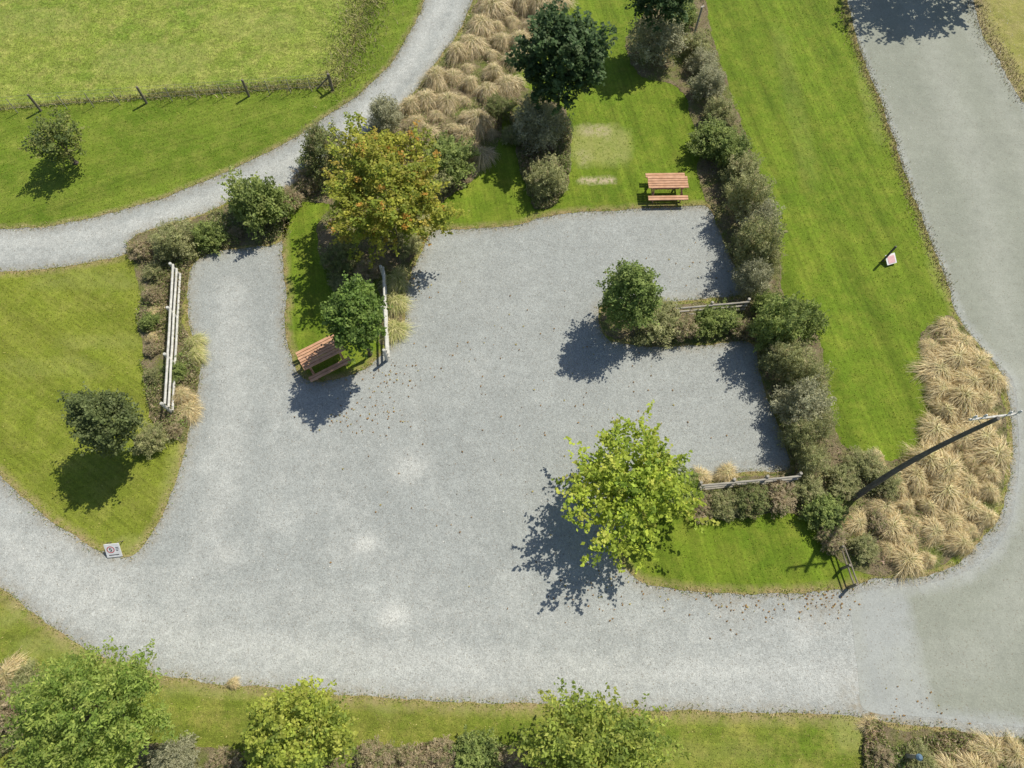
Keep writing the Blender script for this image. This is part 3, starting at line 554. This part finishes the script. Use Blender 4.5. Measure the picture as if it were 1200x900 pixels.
# power pole, leaning and slightly bowed
g=G(1000,584); r=empty('power_pole',(g.x,g.y,0)); tag(r,'tall dark timber power pole with a crossarm rising from the corner tussocks','power pole')
T=G(1170,490,7.0)-g; T.z=7.0
def pp_(t): return Vector((T.x*t,T.y*t,T.z*t))+Vector((-.17,.30,0))*math.sin(math.pi*t)*.42
MB().tube([(0,0,-.3)]+[pp_(k/8) for k in range(9)],[.125]+[.118-.055*k/8 for k in range(9)],14).build('pole',M['darkwood'],r)
c=pp_(.97)
MB().box(c+Vector((.05,.13,0)),(1.5,.06,.07),Matrix.Rotation(math.radians(7),3,'Z')).build('crossarm',M['paleboard'],r)
for x in (-.68,-.36,.42,.72):
    m=MB(); b0=c+Vector((x+.05,.13+x*.12,0)); m.tube([b0+Vector((0,0,z)) for z in (.03,.12,.16,.21,.25,.29)],[.016,.018,.045,.03,.04,.016],10); m.build('insulator',M['porcelain'],r)
for s in (-1,1):
    MB().tube([c+Vector((s*.4,.08+s*.04,-.03)),c+Vector((-.02,.06,-.5))],.012,6).build('brace',M['steel'],r)
# propped notice board
g=G(137,640); r=empty('notice_board_sign',(g.x,g.y,Z1),math.radians(6),.92); tag(r,'small white notice board with red and black marks at the left lawn tip','sign')
AN=46; hb=.62; R1=Matrix.Rotation(math.radians(-AN),3,'X'); yc=hb/2*math.sin(math.radians(AN)); zc=hb/2*math.cos(math.radians(AN))+.03; c=Vector((0,-yc,zc))
MB().box(c,(.60,.03,hb),R1).build('panel',M['white'],r)
for s in (-1,1): MB().tube([(s*.24,.03,zc*2-.06),(s*.24,.20,0)],.016,7).build('prop',M['postwood'],r)
def onp(u,v,o=.018): return c+R1@Vector((u,-o,v))
m=MB(); nn=24
for k in range(nn):
    t=2*math.pi*k/nn
    for rr in (.12,.155): m.v.append(onp(-.08+rr*math.cos(t),.05+rr*math.sin(t)))
for k in range(nn):
    j=(k+1)%nn; m.f.append([2*k,2*k+1,2*j+1,2*j])
m.build('red_ring',M['red'],r)
m=MB()
for (u,v,w,h) in [(-.08,.115,.09,.025),(-.115,.085,.028,.06),(-.08,.05,.09,.025),(-.045,.018,.028,.06),(-.08,-.015,.09,.025)]: m.box(onp(u,v,.019),(w,.004,h),R1)
m.build('digit_mark',M['black'],r)
m=MB()
for (u,v,w,h) in [(.19,.13,.12,.025),(.19,.06,.12,.025),(.17,-.01,.08,.025),(0,-.20,.40,.03)]: m.box(onp(u,v,.019),(w,.004,h),R1)
m.build('text_mark',M['black'],r)
# small verge sign
g=G(1034,306); r=empty('verge_sign',(g.x,g.y,Z1),math.radians(18)); tag(r,'small pale pink board on a dark post on the right grass verge','sign')
MB().tube([(0,0,-.1),(.08,0,1.05),(.085,0,1.1)],[.05,.05,.035],9).build('post',M['darkwood'],r)
R2=Matrix.Rotation(math.radians(-62),3,'X')
MB().box((.24,-.12,.22),(.48,.025,.46),R2).build('board',M['white'],r)
MB().box(Vector((.25,-.12,.22))+R2@Vector((0,-.017,-.02)),(.34,.006,.34),R2).build('board_face',M['pink'],r)
g=G(1060,885); r=empty('marker_post',(g.x,g.y,Z1)); tag(r,'short grey marker post with a dark blue cap at the lower right bed','post')
MB().box((0,0,.45),(.12,.12,.9)).build('post',M['greyboard'],r); MB().tube([(0,0,.9),(0,0,.96),(0,0,1.02)],[.10,.11,.05],12).build('cap',M['blue'],r)
g=G(812,45); r=empty('timber_stake',(g.x,g.y,Z1),.6); tag(r,'leaning pale timber stake among the grey shrubs at the hedge top','stake')
MB().tube([(0,0,-.1),(.10,.06,.9),(.19,.11,1.7)],[.06,.055,.05],9).build('stake',M['greyboard'],r)
MB().box((.22,.11,1.72),(.2,.1,.03)).build('cap',M['greyboard'],r)
# ---------------------------------------------------------------- light, world, camera
el=math.radians(EL); ax_,ay_=.74,.67; to=Vector((ax_*math.cos(el),ay_*math.cos(el),math.sin(el))).normalized()
ld=bpy.data.lights.new('sun','SUN'); ld.energy=4.9; ld.angle=math.radians(.53); ld.color=(1,.945,.83); lo=bpy.data.objects.new('sun',ld); COL.objects.link(lo); lo.rotation_euler=to.to_track_quat('Z','Y').to_euler(); lo.location=(20,20,40)
w=bpy.data.worlds.new('World'); scn.world=w; w.use_nodes=True; nt=w.node_tree; sk=nt.nodes.new('ShaderNodeTexSky'); sk.sky_type='NISHITA'; sk.sun_disc=False; sk.sun_elevation=el; sk.sun_rotation=math.atan2(ax_,ay_)
nt.links.new(sk.outputs[0],nt.nodes['Background'].inputs[0]); nt.nodes['Background'].inputs[1].default_value=.10
cd=bpy.data.cameras.new('camera'); cd.sensor_width=36; cd.lens=F/1200*36; cd.clip_end=2000; cam=bpy.data.objects.new('camera',cd); COL.objects.link(cam); cam.location=(0,0,H); cam.rotation_euler=(TILT,0,0); scn.camera=cam
scn.view_settings.view_transform='Standard'; scn.view_settings.look='None'; scn.view_settings.exposure=0
